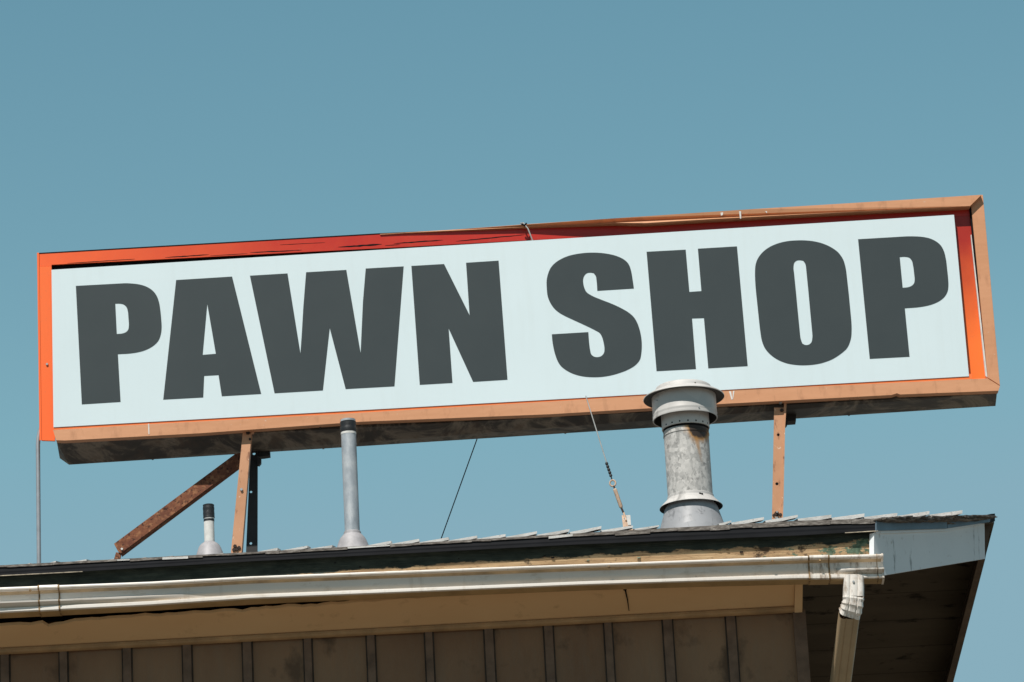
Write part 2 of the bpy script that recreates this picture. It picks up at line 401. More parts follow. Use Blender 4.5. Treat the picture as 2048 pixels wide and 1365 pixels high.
eb.add([(XS1 + .001, y, z_) for y, z_ in yz] + [(XS1 + .033, y, z_) for y, z_ in yz], [[0, 1, 2, 3], [7, 6, 5, 4], [0, 4, 5, 1], [1, 5, 6, 2], [2, 6, 7, 3], [3, 7, 4, 0]], 'soffit'); eb.build('end_board', s_o)
dr = MB()                                              # small drip nail with its stain line in the soffit
q0 = PS(1250, 1178, .003); q1 = PS(1258, 1222, .003)
dr.tube([q0 + Vector((0, 0, .004)), q0 - Vector((0, 0, .006))], [.009, .007], 'gap_black', 10)
dr.tube([q0, lerp(q0, q1, .5) + Vector((.002, 0, 0)), q1], [.0040, .0026, .0014], 'gap_black', 6); dr.build('stain', s_o)
# fascia
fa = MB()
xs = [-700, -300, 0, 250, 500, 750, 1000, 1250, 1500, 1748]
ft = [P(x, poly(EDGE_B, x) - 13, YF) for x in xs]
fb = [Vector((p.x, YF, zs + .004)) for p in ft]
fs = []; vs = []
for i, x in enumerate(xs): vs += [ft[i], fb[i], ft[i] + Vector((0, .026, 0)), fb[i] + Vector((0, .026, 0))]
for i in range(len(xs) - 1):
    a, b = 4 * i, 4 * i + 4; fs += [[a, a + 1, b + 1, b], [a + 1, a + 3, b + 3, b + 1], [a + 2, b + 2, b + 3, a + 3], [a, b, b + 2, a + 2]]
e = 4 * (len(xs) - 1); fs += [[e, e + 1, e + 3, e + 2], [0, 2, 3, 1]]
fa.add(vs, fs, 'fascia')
# curled paint flakes and splinters
for q in range(12):
    px = random.choice([random.uniform(380, 1740), random.uniform(1150, 1740)]); fy = poly([(0, 1163), (500, 1139), (1000, 1122), (1400, 1106), (1740, 1100)], px) + random.uniform(-9, 6)
    p = P(px, fy, YF - .001); a = random.uniform(.004, .013); b = random.uniform(.003, .009); cu = random.uniform(.003, .010)
    d = Vector((random.uniform(-.3, .3) * a, 0, 0))
    mt = random.choice(['flake_green', 'gap_black', 'flake_green']) if px > 1150 else 'gap_black'
    fa.add([p, p + Vector((a, 0, 0)), p + Vector((a * 1.1, -cu * .5, -b * .6)) + d, p + Vector((a, -cu, -b)) + d, p + Vector((0, -cu * .8, -b)) + d, p + Vector((-.1 * a, -cu * .4, -b * .6)) + d], [[0, 1, 2, 5], [5, 2, 3, 4]], mt)
simple('flake_green', (.11, .16, .115), .3, 60, .8)
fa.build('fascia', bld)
# roof deck
eave = [P(x, poly(EDGE_T, x), YR) for x in (-700, 0, 400, 800, 1200, 1600, 1752)]
A = eave[-1]
B = P(1987, 1031, YB)
SL = .262
ridge = [Vector((p.x, YB, p.z + (YB - YR) * SL)) for p in eave[:-1]] + [B]
RSL = .28
zb_low = P(1969, 1118, YB)
dC = ray(1905, 1365)                                   # rear rake lower edge, on the plane falling back from the ridge
t = (zb_low.z + RSL * (YB - CAM.y) - CAM.z) / (dC.z + RSL * dC.y); Cl = CAM + dC * t
dirC = (Cl - zb_low) / (Cl.y - zb_low.y)
YE = YB + 4.6
def back(p, x=None):
    return Vector((p.x, YE, p.z - RSL * (YE - YB)))
Bb = B + dirC * (YE - YB)
rear = [back(p) for p in ridge[:-1]] + [Vector((Bb.x, YE, B.z - RSL * (YE - YB)))]
T = .035
rf = MB()
n = len(eave); rows = [eave, ridge, rear]
top = [p for r_ in rows for p in r_]; bot = [p - Vector((0, 0, T)) for p in top]
ft_, fb_ = [], []
for r_ in range(2):
    for i in range(n - 1):
        a = r_ * n + i; ft_.append([a, a + 1, a + n + 1, a + n]); fb_.append([a, a + n, a + n + 1, a + 1])
rf.add(top, ft_, 'roof_shingle'); rf.add(bot, fb_, 'deck')
side = []; N_ = len(top)
for i in range(n - 1): side.append([i, N_ + i, N_ + i + 1, i + 1]); side.append([2 * n + i, 2 * n + i + 1, N_ + 2 * n + i + 1, N_ + 2 * n + i])
for r_ in range(2):
    a = r_ * n + n - 1; side.append([a, N_ + a, N_ + a + n, a + n]); a = r_ * n; side.append([a, a + n, N_ + a + n, N_ + a])
rf.add(top + bot, side, 'ragged')
roof = rf.build('roof', bld)
# drip edge: black metal along the eave
de = MB(); vs = []; fs = []
for x in (-700, 0, 250, 500, 800, 1160, 1600, 1753):
    a = P(x, poly(EDGE_T, x) + 2 + max(0, min(4, (x - 900) / 120)), YR - .006); b = P(x, poly(EDGE_B, x), YR - .010)
    vs += [a, a + Vector((0, .03, 0)), b, b + Vector((0, .004, 0)), lerp(a, b, .55) + Vector((0, -.001, 0)), lerp(a, b, .72)]
for i in range(7):
    a, b = 6 * i, 6 * i + 6; fs += [[a, b, b + 1, a + 1], [a, a + 4, b + 4, b], [a + 4, a + 5, b + 5, b + 4], [a + 5, a + 2, b + 2, b + 5], [a + 2, a + 3, b + 3, b + 2], [a + 3, a + 1, b + 1, b + 3]]
de.add(vs, fs, 'drip_black')
for (x0, x1) in ((-600, 165), (1690, 1756)):
    a, b = P(x0, poly(EDGE_B, x0) - .5, YR - .013), P(x1, poly(EDGE_B, x1) - .5, YR - .013)
    de.prism3([a, b, b + Vector((0, 0, -.003)), a + Vector((0, 0, -.003))], [p + Vector((0, .003, 0)) for p in (a, b, b + Vector((0, 0, -.003)), a + Vector((0, 0, -.003)))], 'lip_cream')
de.build('drip_edge', roof)
# shingle tabs along the eave, each lifting towards its exposed end
tb = MB()
ends = [(60, 8, .35), (112, 14, .5), (173, 30, .6), (228, 18, .45), (292, 20, .4), (345, 22, .35), (447, 30, .4), (555, 36, .9), (615, 50, .8), (665, 48, .75), (782, 44, 1), (838, 54, 1), (897, 55, .9), (954, 54, .85), (1011, 54, .9), (1074, 58, .95), (1139, 61, .95), (1203, 60, .95), (1266, 60, .75), (1318, 46, .5), (1463, 22, .6), (1528, 62, 1), (1596, 62, 1), (1663, 64, 1.05), (1729, 62, 1.1), (1795, 63, 1.1), (1859, 60, 1.1), (1925, 62, 1.1)]
for q in range(-10, 0): ends.insert(0, (q * -60 - 660, 30, .4))
for (x1, wd_, hk) in sorted(ends):
    x0 = x1 - wd_ - 4
    if x1 < 1740: Yt = YR + .03; base = lambda x: poly(EDGE_T, x) + max(-1, 2.5 - max(0, x - 700) / 130)
    else:
        u = (x1 - 1740) / 250; Yt = YR + .03 + u * .55; base = lambda x: 1037.0 - (x - 1740) * .036
    hh = (10 if x1 < 1600 else 8.6) * hk + random.uniform(-1, 1); th = (5.2 if x1 < 1600 else 6.6) * min(1, hk + .1)
    lf = [(x0, base(x0) - 2.6 * hk), (x1, base(x1) - hh), (x1 + random.uniform(-1, .5), base(x1) - hh + th), (lerp(x0, x1, .5), lerp(base(x0), base(x1), .5) - hh * .55 + th + .8), (x0 + 2, base(x0) - 2.6 * hk + th * .8)]
    f0 = [P(x, y, Yt) for x, y in lf]
    tb.prism3(f0, [p + Vector((random.uniform(-.004, .004), .20, .20 * SL - .004)) for p in f0], 'shingle')
# starter course under the tabs: a ragged grey edge
xx = -700
while xx < 1750:
    wd_ = random.uniform(25, 95); x2 = min(xx + wd_, 1752); hgt = (1.8 if xx < 1100 else 2.2); low = max(0, min(5, (xx - 1000) / 90)) + random.uniform(-1.2, 1.5)
    y0, y1 = poly(EDGE_T, xx), poly(EDGE_T, x2)
    f0 = [P(xx + .6, y0 + 3 - hgt + random.uniform(-.6, .6), YR - .012), P(x2, y1 + 3 - hgt + random.uniform(-.6, .6), YR - .012), P(x2, y1 + 4 + low + random.uniform(-1, 1.2), YR - .012), P(xx + .6, y0 + 4 + low + random.uniform(-1, 1.2), YR - .012)]
    tb.prism3(f0, [p + Vector((0, .11, .11 * SL - .004)) for p in f0], random.choice(['ragged', 'ragged', 'shingle']) if xx < 1200 else 'ragged'); xx = x2
tb.build('shingle_edge', roof)
# ragged butts of the shingle courses along the prow edge A-B
rg = MB(); dAB = (B - A); nAB = Vector((dAB.y, -dAB.x, 0)).normalized()
for q in range(190):
    t = random.random() * .87; lay = random.random()
    p = A.lerp(B, t) + Vector((0, 0, -.018 + lay * .012 - .004 * t)) - dAB * .02
    out = .030 + .020 * lay + random.uniform(-.012, .014)
    ln = random.uniform(.05, .12); th = random.uniform(.0025, .006); dz = random.uniform(-.009, .001)
    d = dAB.normalized() * ln
    f0 = [p + nAB * out, p + nAB * out + d + Vector((0, 0, dz)), p + nAB * out + d + Vector((0, 0, dz + th)), p + nAB * out + Vector((0, 0, th))]
    rg.prism3(f0, [v - nAB * .13 for v in f0], random.choice(['ragged', 'ragged', 'ragged', 'shingle_dark']))
simple('shingle_dark', (.09, .082, .075), .4, 40, .9)
rg.build('shingle_courses', roof)
# prow trim: white rake board and blue grey flashing
def slant(pts, off, mat, mb, th=.022):
    f0 = []
    for x, y in pts:
        u = (x - 1752) / (1987 - 1752); f0.append(P(x, y, YR + .012 + u * (YB - YR) + off))
    return mb.prism3(f0, [p - nAB * th for p in f0], mat)
rb = MB(); slant([(1748, 1066), (1810, 1063), (1895, 1059), (1969, 1047), (1970, 1118), (1766, 1151.5), (1748, 1154)], 0.0, 'rake', rb)
rko = rb.build('rake_board', bld)
rt = MB(); slant([(1752, 1061), (1895, 1057), (1968, 1043.5), (1969, 1048), (1895, 1062.5), (1752, 1067.5)], -.014, 'rake', rt, .010); rt.build('trim_strip', rko)
fl = MB()
slant([(1753, 1042), (1894, 1036), (1894, 1057.5), (1753, 1062)], -.030, 'flashing_blue_grey', fl, .006)
slant([(1895, 1036), (1984, 1030), (1982, 1044), (1895, 1057)], -.027, 'flashing_blue_grey', fl, .006)
slant([(1982, 1028), (1990, 1027.5), (1990, 1043), (1982, 1045)], -.034, 'drip_black', fl, .02)
fl.build('rake_flashing', bld)
rr = MB()
tl = P(1983, 1044, YB); bl = zb_low + Vector((.004, .012, 0)); tl = Vector((tl.x + .0, YB + .012, tl.z))
ex = (YE - YB - .01)
bdir = Vector((dirC.x, 1, -RSL))
rr.prism3([tl, bl, bl + Vector((-.03, 0, 0)), tl + Vector((-.03, 0, 0))], [p + bdir * ex for p in (tl, bl, bl + Vector((-.03, 0, 0)), tl + Vector((-.03, 0, 0)))], 'rake_back_brown')
# quads of prism3 caps are degenerate in xz only if flat; sides carry the shape
rr.build('rear_rake_board', bld)
# gutter
GL = [(-700, 1205), (0, 1175), (300, 1163.5), (500, 1153), (1060, 1132), (1160, 1128.5), (1600, 1112.5), (1765, 1108)]
GH = [(-700, 49), (0, 47), (200, 45), (500, 41), (1000, 39.5), (1160, 38.5), (1500, 40), (1765, 45)]
YG = YR - .078
def gprof(px, pad=0.0):
    o = P(px, poly(GL, px), YG); kz = poly(GH, px) * SC / .100 / math.cos(R(16))
    blg = max(0, min(1, (430 - px) / 400)) if px < 420 else max(0, min(1, (px - 1670) / 60))
    pr = [(.094, -.004), (.016, -.002), (.010, -.0005), (.003, 0), (-.003, -.002), (-.0055, -.007), (-.0045, -.012), (0, -.0155), (.005, -.018), (.022, -.0215), (.0265, -.026), (.0275, -.050),
          (.0285 - .028 * blg, -.056), (.030 - .028 * blg, -.062), (.032 - .018 * blg, -.068), (.032 - .006 * blg, -.0745), (.021, -.0775), (.0205, -.080), (.0205, -.087), (.0205, -.091), (.027, -.0955), (.036, -.0985), (.094, -.100)]
    return [Vector((o.x, o.y + y - pad * (1 if y < .05 else 0), o.z + z * kz - (pad if z < -.09 else -pad if z > -.004 else 0))) for y, z in pr]
def sweep(mb, xs, pad, mat, mat_low=None, ends=True):
    rws = [gprof(x, pad) for x in xs]; n = len(rws[0]); vs = [p for r_ in rws for p in r_]
    hi, lo, gv = [], [], []
    for i in range(len(xs) - 1):
        for j in range(n - 1):
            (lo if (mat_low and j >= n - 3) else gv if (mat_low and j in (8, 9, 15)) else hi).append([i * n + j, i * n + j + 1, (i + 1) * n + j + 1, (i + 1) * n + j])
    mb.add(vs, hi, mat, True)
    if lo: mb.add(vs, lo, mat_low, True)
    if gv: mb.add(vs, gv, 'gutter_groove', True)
    if ends:
        for r_ in (rws[0], rws[-1]):
            mb.add(r_, [[*range(len(r_))]], mat)
gt = MB(); xs = [-700, -350, 0, 60, 120, 180, 240, 300, 360, 420, 500, 700, 900, 1060, 1160, 1380, 1600, 1670, 1690, 1710, 1730, 1764]
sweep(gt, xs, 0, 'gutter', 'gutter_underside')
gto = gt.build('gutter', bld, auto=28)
for (x0, x1) in ((77, 117), (1617, 1657)):
    j = MB(); sweep(j, [x0, (x0 + x1) / 2, x1], .0022, 'gutter', 'gutter_underside')
    for x in (x0, x1):
        sweep(j, [x - 1.6, x + 1.6], .0030, 'joint_rust', None, False)
    j.build('joint_sleeve', gto, auto=28)
ec = MB(); sweep(ec, [1762, 1766], .0022, 'gutter'); sweep(ec, [1752.5, 1754], .0012, 'joint_rust', None, False); ec.build('end_cap', gto, auto=28)
for (x, y) in ((1640, 1121), (1218, 1134), (1545, 1122), (60, 1181)):
    hg = MB(); p = P(x, y, YG - .006); hg.tube([p + Vector((0, .004, 0)), p + Vector((0, -.003, 0))], [.0055, .004], 'joint_rust', 10)
    hg.build('screw', gto)
# downspout: outlet, crimped elbow, slanted run back to the wall
ds = MB()
def rect_tube(mb, centers, w_, d_, mat, fwd=None, ribs=False):
    vs = []; fs = []; pts = [Vector(p) for p in centers]; n = len(pts)
    sec = [(-.5, -.28), (-.44, -.44), (-.36, -.5), (-.24, -.5), (-.19, -.44), (-.13, -.5), (.13, -.5), (.19, -.44), (.24, -.5), (.36, -.5), (.44, -.44), (.5, -.28), (.5, .4), (.4, .5), (-.4, .5), (-.5, .4)]
    for i, p in enumerate(pts):
        d = (pts[min(i + 1, n - 1)] - pts[max(i - 1, 0)]).normalized()
        xax = Vector((1, 0, 0)); xax = (xax - d * xax.dot(d)).normalized(); yax = d.cross(xax)
        if yax.y < 0: yax = -yax
        kx = 1.0
        for sx_, sy_ in sec: vs.append(p + xax * sx_ * w_[i] + yax * sy_ * d_[i])
    m_ = len(sec)
    for i in range(n - 1):
        for j in range(m_):
            q = (j + 1) % m_; fs.append([i * m_ + j, i * m_ + q, (i + 1) * m_ + q, (i + 1) * m_ + j])
    mb.add(vs, fs, mat, True); return mb
YD = YG + .040
t0 = P(1707.5, 1154, YD); wds = 38.5 * SC
cs, ws, dd = [], [], []
elz = [(0, 0, 0), (-.5, 22, 0), (-.8, 42, .002)]
for k_, (dx, dy, by) in enumerate(elz):
    p = P(1707.5 + dx, 1154 + dy, YD); cs.append(p); ws.append(wds * (.95 if k_ == 0 else 1.0)); dd.append(.066)
p = P(1706.5, 1196, YD); cur = p.copy(); ang = 0
el_c, el_w, el_d = [cs[-1]], [wds], [.066]
for q in range(10):                                         # crimps
    ang = R(3 + q * 4.2); step = .0068
    cur = cur + Vector((-.0010 - .0002 * q, math.sin(ang) * step, -math.cos(ang) * step))
    el_c.append(cur.copy()); kq = 1.04 if q % 3 == 0 else .965 if q % 3 == 1 else .99; el_w.append(wds * kq); el_d.append(.066 * kq)
end = cur + Vector((-.095, .62, -.56))
rect_tube(ds, cs, ws, dd, 'gutter')
rect_tube(ds, [cur + (end - cur) * .004, cur + (end - cur) * .5, end, end + Vector((-.004, .05, -.10)), Vector((end.x - .004, end.y + .055, .1))], [wds * .97] * 5, [.064] * 5, 'downspout_tan')
simple('downspout_tan', (.40, .295, .18), .15, 5, .5)
dso = ds.build('downspout', bld, auto=50)
el = MB(); rect_tube(el, el_c, el_w, el_d, 'gutter')
el.build('elbow', dso, auto=18)
sn = MB(); p = P(1707, 1164, YD - .034); sn.tube([p + Vector((0, .01, 0)), p + Vector((0, -.004, 0))], [.006, .0045], 'bolt_zinc', 10); sn.build('screw', dso)

# ------------------------------------------------------------------ ROOFTOP SIGN
DEP = .31
sg = thing('rooftop_sign', 'long white sign reading PAWN SHOP in a tan and orange frame on steel posts', 'sign', (P(1024, 840, YS).x, YS + .15, P(1024, 1080, YS).z))
cb = MB()
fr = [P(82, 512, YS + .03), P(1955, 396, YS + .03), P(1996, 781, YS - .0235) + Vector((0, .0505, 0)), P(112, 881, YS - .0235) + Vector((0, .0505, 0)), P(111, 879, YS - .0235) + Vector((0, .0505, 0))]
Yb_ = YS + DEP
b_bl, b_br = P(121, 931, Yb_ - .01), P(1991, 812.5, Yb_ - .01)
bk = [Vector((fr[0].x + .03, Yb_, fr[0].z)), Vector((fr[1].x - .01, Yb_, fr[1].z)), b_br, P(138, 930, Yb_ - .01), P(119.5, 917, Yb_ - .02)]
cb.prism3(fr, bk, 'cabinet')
# seam flanges and a rounded lower corner piece on the underside
for x, y in ((296, 873), (640, 852), (1128, 826), (1700, 797)):
    a = P(x, y, YS + .0); u = (x - 110) / 1886; b = b_bl.lerp(b_br, u)
    cb.prism3([a + Vector((-.004, .01, -.003)), a + Vector((.004, .01, -.003)), a + Vector((.004, .01, .01)), a + Vector((-.004, .01, .01))], [b + Vector((-.004, 0, -.003)), b + Vector((.004, 0, -.003)), b + Vector((.004, 0, .01)), b + Vector((-.004, 0, .01))], 'cabinet')
cb.build('cabinet', sg)
# dark recess board behind the borders
rc = MB(); rc.prism([(84, 516), (1948, 404), (1985, 768), (90, 872)], YS + .020, YS + .026, 'gap_black'); rc.build('recess', sg)
pm_ = [(103, 540), (1908, 430), (1938, 753), (107, 855)]
tp = MB(); tp.prism([(75, 508), (400, 489), (800, 466.5), (1230, 440), (1946, 404), (1948, 431), (1500, 457), (800, 495), (540, 508), (103, 530), (103, 533), (75, 533)][:], YS + .004, YS + .016, 'plastic_top'); 
for x0, y0, x1, y1, th in ((135, 527, 270, 518.5, 1.3), (330, 515.5, 418, 509.5, 2.0), (420, 512, 495, 507.5, .9), (500, 505.5, 604, 500.5, 2.0), (676, 494.5, 764, 489, 3.6), (770, 491.5, 800, 489.5, 1.2), (788, 487.5, 886, 480.5, 2.6), (912, 483, 1052, 469.5, 2.0), (560, 490, 650, 485.5, .8)):
    n = 14; up, dn = [], []
    for i in range(n + 1):
        t = i / n; e = math.sin(math.pi * t) ** .5 * th * .5
        x, y = lerp(x0, x1, t), lerp(y0, y1, t)
        up.append((x, y - e * random.uniform(.4, 1.2) - .1)); dn.append((x, y + e * random.uniform(.4, 1.2) + .1))
    tp.prism(up + dn[::-1], YS + .0034, YS + .0041, 'gap_black')
tp.prism([(77, 506.2), (400, 487.6), (760, 466.8), (900, 460.6), (1000, 455.5), (1000, 456.8), (900, 462.2), (760, 468.6), (400, 489.4), (77, 508.0)], YS + .0026, YS + .0038, 'gap_black')
tp.build('top_border', sg)
lb = MB(); lb.prism([(75, 533.3), (103, 533.3), (110, 882), (83, 881)], YS + .003, YS + .015, 'plastic_left')
lb.prism([(74, 506), (78, 506), (83, 881), (79, 881)], YS + .0, YS + .0028, 'plastic_left')
p = P(94, 729, YS + .001); lb.tube([p, p + Vector((0, -.004, 0))], [.006, .005], 'bolt_zinc', 10); lb.build('side_border', sg)
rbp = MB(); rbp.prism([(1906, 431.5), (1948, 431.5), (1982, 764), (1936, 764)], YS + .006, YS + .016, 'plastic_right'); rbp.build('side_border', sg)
wb = MB(); wb.prism([(107, 851), (1944, 748), (1944, 758.3), (107, 860.2)], YS - .0232, YS - .012, 'plastic_low'); wb.build('bottom_border', sg)
# retainers
def dents(pts, Y, name, extra=None):
    mb = MB(); mb.prism(pts, Y, YS + .0185, 'tan')
    if extra: extra(mb)
    return mb.build(name, sg, .0012)
def marks_bottom(mb):
    for pts in ([(296, 848), (298.5, 848), (299, 869), (297, 869)], [(1458, 783), (1462, 783), (1465, 799), (1463, 800)], [(1466, 782.5), (1469, 782), (1466, 799), (1465, 799)]):
        mb.prism(pts, YS - .0245, YS - .0238, 'white_paint')
dents([(106, 860.5), (300, 848.5), (700, 827), (1100, 803.5), (1446, 782), (1700, 770), (1975, 757), (2000, 772.5), (1997, 782), (1800, 789.5), (1794, 787), (1783, 790.5), (1450, 808), (1100, 829), (720, 844), (400, 867), (130, 881.5), (112, 881)], YS - .0235, 'bottom_retainer', marks_bottom)
def marks_top(mb):
    for pts in ([(1478, 423), (1482, 423), (1482.5, 437), (1480, 438)], [(1441, 426), (1446, 425), (1446, 430), (1442, 432)], [(1530, 423), (1534, 423), (1534, 427)]):
        mb.prism(pts, YS - .0450, YS - .0435, 'white_paint')
tr = MB(); tp_pts = [(1940, 412.5), (1700, 424), (1430, 438), (1290, 446.5), (1230, 446), (1050, 455.5), (900, 463), (760, 469.5), (760, 468.3), (900, 460.2), (1050, 449), (1230, 437), (1500, 419), (1800, 400.5), (1963, 390)]
f0 = [P(x, y, YS - .002 - .042 * max(0, min(1, (x - 980) / 300))) for x, y in tp_pts]
tr.prism3(f0, [Vector((q.x, YS + .03, q.z)) for q in f0], 'tan'); marks_top(tr); tr.build('top_retainer', sg)
dents([(1942.5, 412), (1964, 389.5), (1966, 391), (2000, 771), (1976, 756), (1974, 740)], YS - .021, 'side_retainer')
sl = MB(); sl.prism([(1938.5, 413), (1942, 413), (1957, 580), (1955.5, 580)], YS - .012, YS + .004, 'gap_black'); sl.prism([(1941.5, 470), (1943, 470), (1975, 755), (1971, 752)], YS - .014, YS + .004, 'white_paint'); sl.build('side_lip', sg)
# panel
pn = MB(); pn.prism(pm_, YS - .0265, YS - .0242, 'panel'); pno = pn.build('panel', sg)
sb = MB(); sb.prism([(300, 620), (1750, 540), (1775, 690), (310, 770)], YS - .0241, YS + .021, 'gap_black'); sb.build('standoff', sg)
def tr_(pts, sc, ox, oy):                                # outline in photo pixels; gentle bends are rounded, corners kept
    V = [Vector((x, y)) for x, y in pts]; n = len(V); tan = []
    for i in range(n):
        a = (V[i] - V[i - 1]).normalized(); b = (V[(i + 1) % n] - V[i]).normalized()
        la, lb = (V[i] - V[i - 1]).length, (V[(i + 1) % n] - V[i]).length
        if a.angle(b) > R(38): tan.append(None)
        elif la > 150: tan.append(a)
        elif lb > 150: tan.append(b)
        else: tan.append((a * lb + b * la).normalized())
    out = []
    for i in range(n):
        p0, p1 = V[i], V[(i + 1) % n]; d = p1 - p0; out.append(p0)
        t0, t1 = tan[i], tan[(i + 1) % n]
        if d.length > 150 or (t0 is None and t1 is None): continue
        m0 = (t0 if t0 else d.normalized()) * d.length; m1 = (t1 if t1 else d.normalized()) * d.length
        for q in (.25, .5, .75):
            out.append(p0 * (2 * q**3 - 3 * q**2 + 1) + m0 * (q**3 - 2 * q**2 + q) + p1 * (-2 * q**3 + 3 * q**2) + m1 * (q**3 - q**2))
    return [(ox + p.x / sc, oy + p.y / sc) for p in out]
L = []
L.append((3.69, 130, 460, [(80, 414), (430, 395), (500, 397), (560, 406), (610, 424), (650, 452), (678, 490), (694, 535), (703, 590), (710, 660), (713, 720), (707, 772), (690, 817), (660, 850), (620, 876), (570, 896), (510, 909), (390, 918), (410, 1270), (124, 1288)],
          [[(371, 545), (405, 545), (432, 551), (452, 568), (463, 598), (468, 650), (471, 710), (467, 735), (453, 753), (428, 764), (382, 769)]]))
L.append((3.69, 130, 460, [(820, 371), (1233, 345), (1448, 1211), (1157, 1228), (1133, 1072), (1027, 1078), (1020, 1237), (725, 1253)], [[(1050, 548), (1113, 915), (1016, 923)]]))
L.append((4.403, 490, 500, [(43, 228), (374, 208), (488, 912), (500, 740), (514, 500), (538, 198), (892, 177), (1018, 908), (1028, 690), (1039, 450), (1063, 165), (1397, 146), (1316, 1202), (886, 1226), (746, 690), (686, 1238), (260, 1263)], []))
L.append((4.708, 800, 500, [(107, 152), (415, 134), (655, 615), (622, 122), (928, 102), (1012, 1223), (688, 1243), (458, 742), (494, 1253), (186, 1271)], []))
L.append((4.55, 1070, 480, [(900, 443), (888, 360), (875, 285), (863, 245), (845, 212), (810, 180), (780, 163), (740, 147), (650, 126), (550, 117), (450, 120), (360, 133), (310, 145), (260, 164), (220, 185), (185, 209), (145, 252), (120, 305), (106, 370), (107, 440), (117, 520), (140, 575), (175, 625), (215, 660), (270, 692), (340, 725), (470, 785), (550, 825), (590, 850), (610, 885), (625, 940), (632, 990), (628, 1027), (610, 1053), (575, 1067), (540, 1064), (514, 1045), (502, 1005), (494, 950), (485, 840), (153, 860), (158, 920), (170, 990), (187, 1055), (215, 1120), (235, 1148), (262, 1172), (330, 1212), (420, 1240), (480, 1248), (540, 1250), (600, 1248), (660, 1240), (760, 1215), (850, 1180), (920, 1135), (955, 1090), (968, 1030), (972, 960), (967, 890), (950, 810), (930, 755), (900, 705), (860, 668), (780, 620), (700, 583), (590, 540), (510, 505), (468, 475), (450, 440), (440, 400), (438, 360), (450, 325), (475, 303), (505, 299), (533, 303), (552, 328), (560, 370), (567, 464)], []))
L.append((4.708, 1270, 470, [(109, 160), (477, 140), (512, 538), (625, 530), (592, 131), (960, 109), (1061, 1236), (690, 1257), (649, 784), (537, 788), (574, 1264), (203, 1284)], []))
L.append((4.55, 1490, 460, [(530, 96), (620, 104), (670, 114), (715, 128), (790, 163), (850, 208), (875, 240), (892, 268), (910, 320), (925, 410), (945, 590), (965, 800), (970, 930), (967, 972), (958, 1012), (930, 1075), (870, 1130), (790, 1180), (740, 1200), (690, 1215), (580, 1231), (470, 1230), (370, 1212), (285, 1175), (220, 1125), (180, 1075), (155, 1015), (140, 930), (125, 800), (105, 610), (93, 470), (91, 380), (95, 325), (110, 275), (150, 215), (210, 165), (290, 127), (390, 103), (460, 97)],
          [[(500, 277), (530, 282), (546, 305), (558, 370), (575, 540), (595, 760), (612, 940), (612, 988), (603, 1025), (580, 1045), (545, 1047), (522, 1035), (509, 1000), (497, 910), (480, 740), (465, 580), (447, 400), (442, 330), (450, 298), (470, 281)]]))
L.append((4.708, 1690, 450, [(123, 136), (560, 110), (650, 109), (730, 114), (800, 129), (860, 158), (903, 196), (930, 245), (948, 310), (962, 420), (972, 520), (974, 570), (965, 630), (940, 675), (900, 711), (840, 742), (770, 763), (700, 775), (563, 786), (608, 1242), (233, 1262)],
          [[(515, 304), (570, 302), (606, 311), (629, 338), (640, 380), (652, 470), (656, 515), (650, 550), (630, 573), (600, 586), (543, 593)]]))
lt = MB()
for sc_, ox, oy, out, holes in L:
    lt.prism(tr_(out, sc_, ox, oy), YS - .0275, YS - .0266, 'letter', [tr_(h, sc_, ox, oy) for h in holes])
lt.build('lettering', pno)
# tie wire over the top border
tw = MB(); tw.tube([P(1041, 447, YS + .05), P(1047, 446.5, YS - .03), P(1056, 458, YS - .032), P(1066, 484, YS - .021)], .0032, 'plain_wire', 8)
tw.tube([P(1043, 449, YS - .03), P(1049, 451, YS - .034), P(1053, 447, YS - .03)], .004, 'gap_black', 8); tw.build('tie_wire', sg)
# posts
def circ(x, y, r, n=10): return [(x + r * math.cos(2 * math.pi * i / n), y + r * math.sin(2 * math.pi * i / n)) for i in range(n)]
def bolt(mb, x, y, Y, r, mat, proud=.008):
    p = P(x, y, Y); mb.tube([p, p + Vector((0, -proud, 0))], [r, r * .85], mat, 6)
YP = YS + .012
po = MB()
po.prism([(485.5, 865), (503.5, 860), (483, 1107), (461.5, 1108)], YP, YP + .006, 'post')
po.prism([(500.5, 854), (504, 853.5), (483.6, 1107), (480, 1107)], YP + .0065, YP + .055, 'post')
po.prism([(503, 852.5), (508.5, 852), (508, 868), (502.5, 869)], YP - .006, YP + .0, 'post')
lp = po.build('support_post', sg)
bo = MB(); bolt(bo, 483, 980, YP, .0075, 'bolt_zinc'); bo.build('bolt', lp)
bo = MB(); bolt(bo, 496, 866, YP, .010, 'bolt_rust'); bolt(bo, 500, 879, YP, .006, 'bolt_rust'); bo.build('bolt', lp)
bo = MB()
for x, y in ((470, 1093), (478, 1096), (474, 1099), (468, 1100)): bolt(bo, x, y, YP, .009, 'bolt_rust', .006)
bo.build('bolt', lp)
YQ = YS + DEP - .045
po = MB()
po.prism([(500.5, 903), (515.5, 900), (515, 1115), (491.5, 1116)], YQ, YQ + .007, 'black_steel', [circ(508, 907.5, 3.0), circ(502, 984, 2.6), circ(501.6, 1087, 2.8)])
po.build('support_post', sg)
br = MB(); br.prism([(510, 896), (539, 893.5), (540, 911), (528, 913), (516, 914)], YQ + .01, YQ + .05, 'black_steel')
br.prism([(514, 914), (522, 916), (522, 925), (518, 930), (514, 929)], YQ - .02, YQ + .01, 'black_steel'); br.build('bracket', sg)
po = MB()
po.prism([(1548.3, 815.5), (1568, 816), (1564.8, 1050), (1543.7, 1051)], YP, YP + .006, 'post', [circ(1556.5, 870, 2.8), circ(1553.8, 968, 3.2)])
po.prism([(1568.4, 800), (1573.6, 799), (1570.2, 856), (1567.2, 1000), (1565.4, 1050), (1562.8, 1050)], YP - .004, YP + .052, 'post')
rp = po.build('support_post', sg)
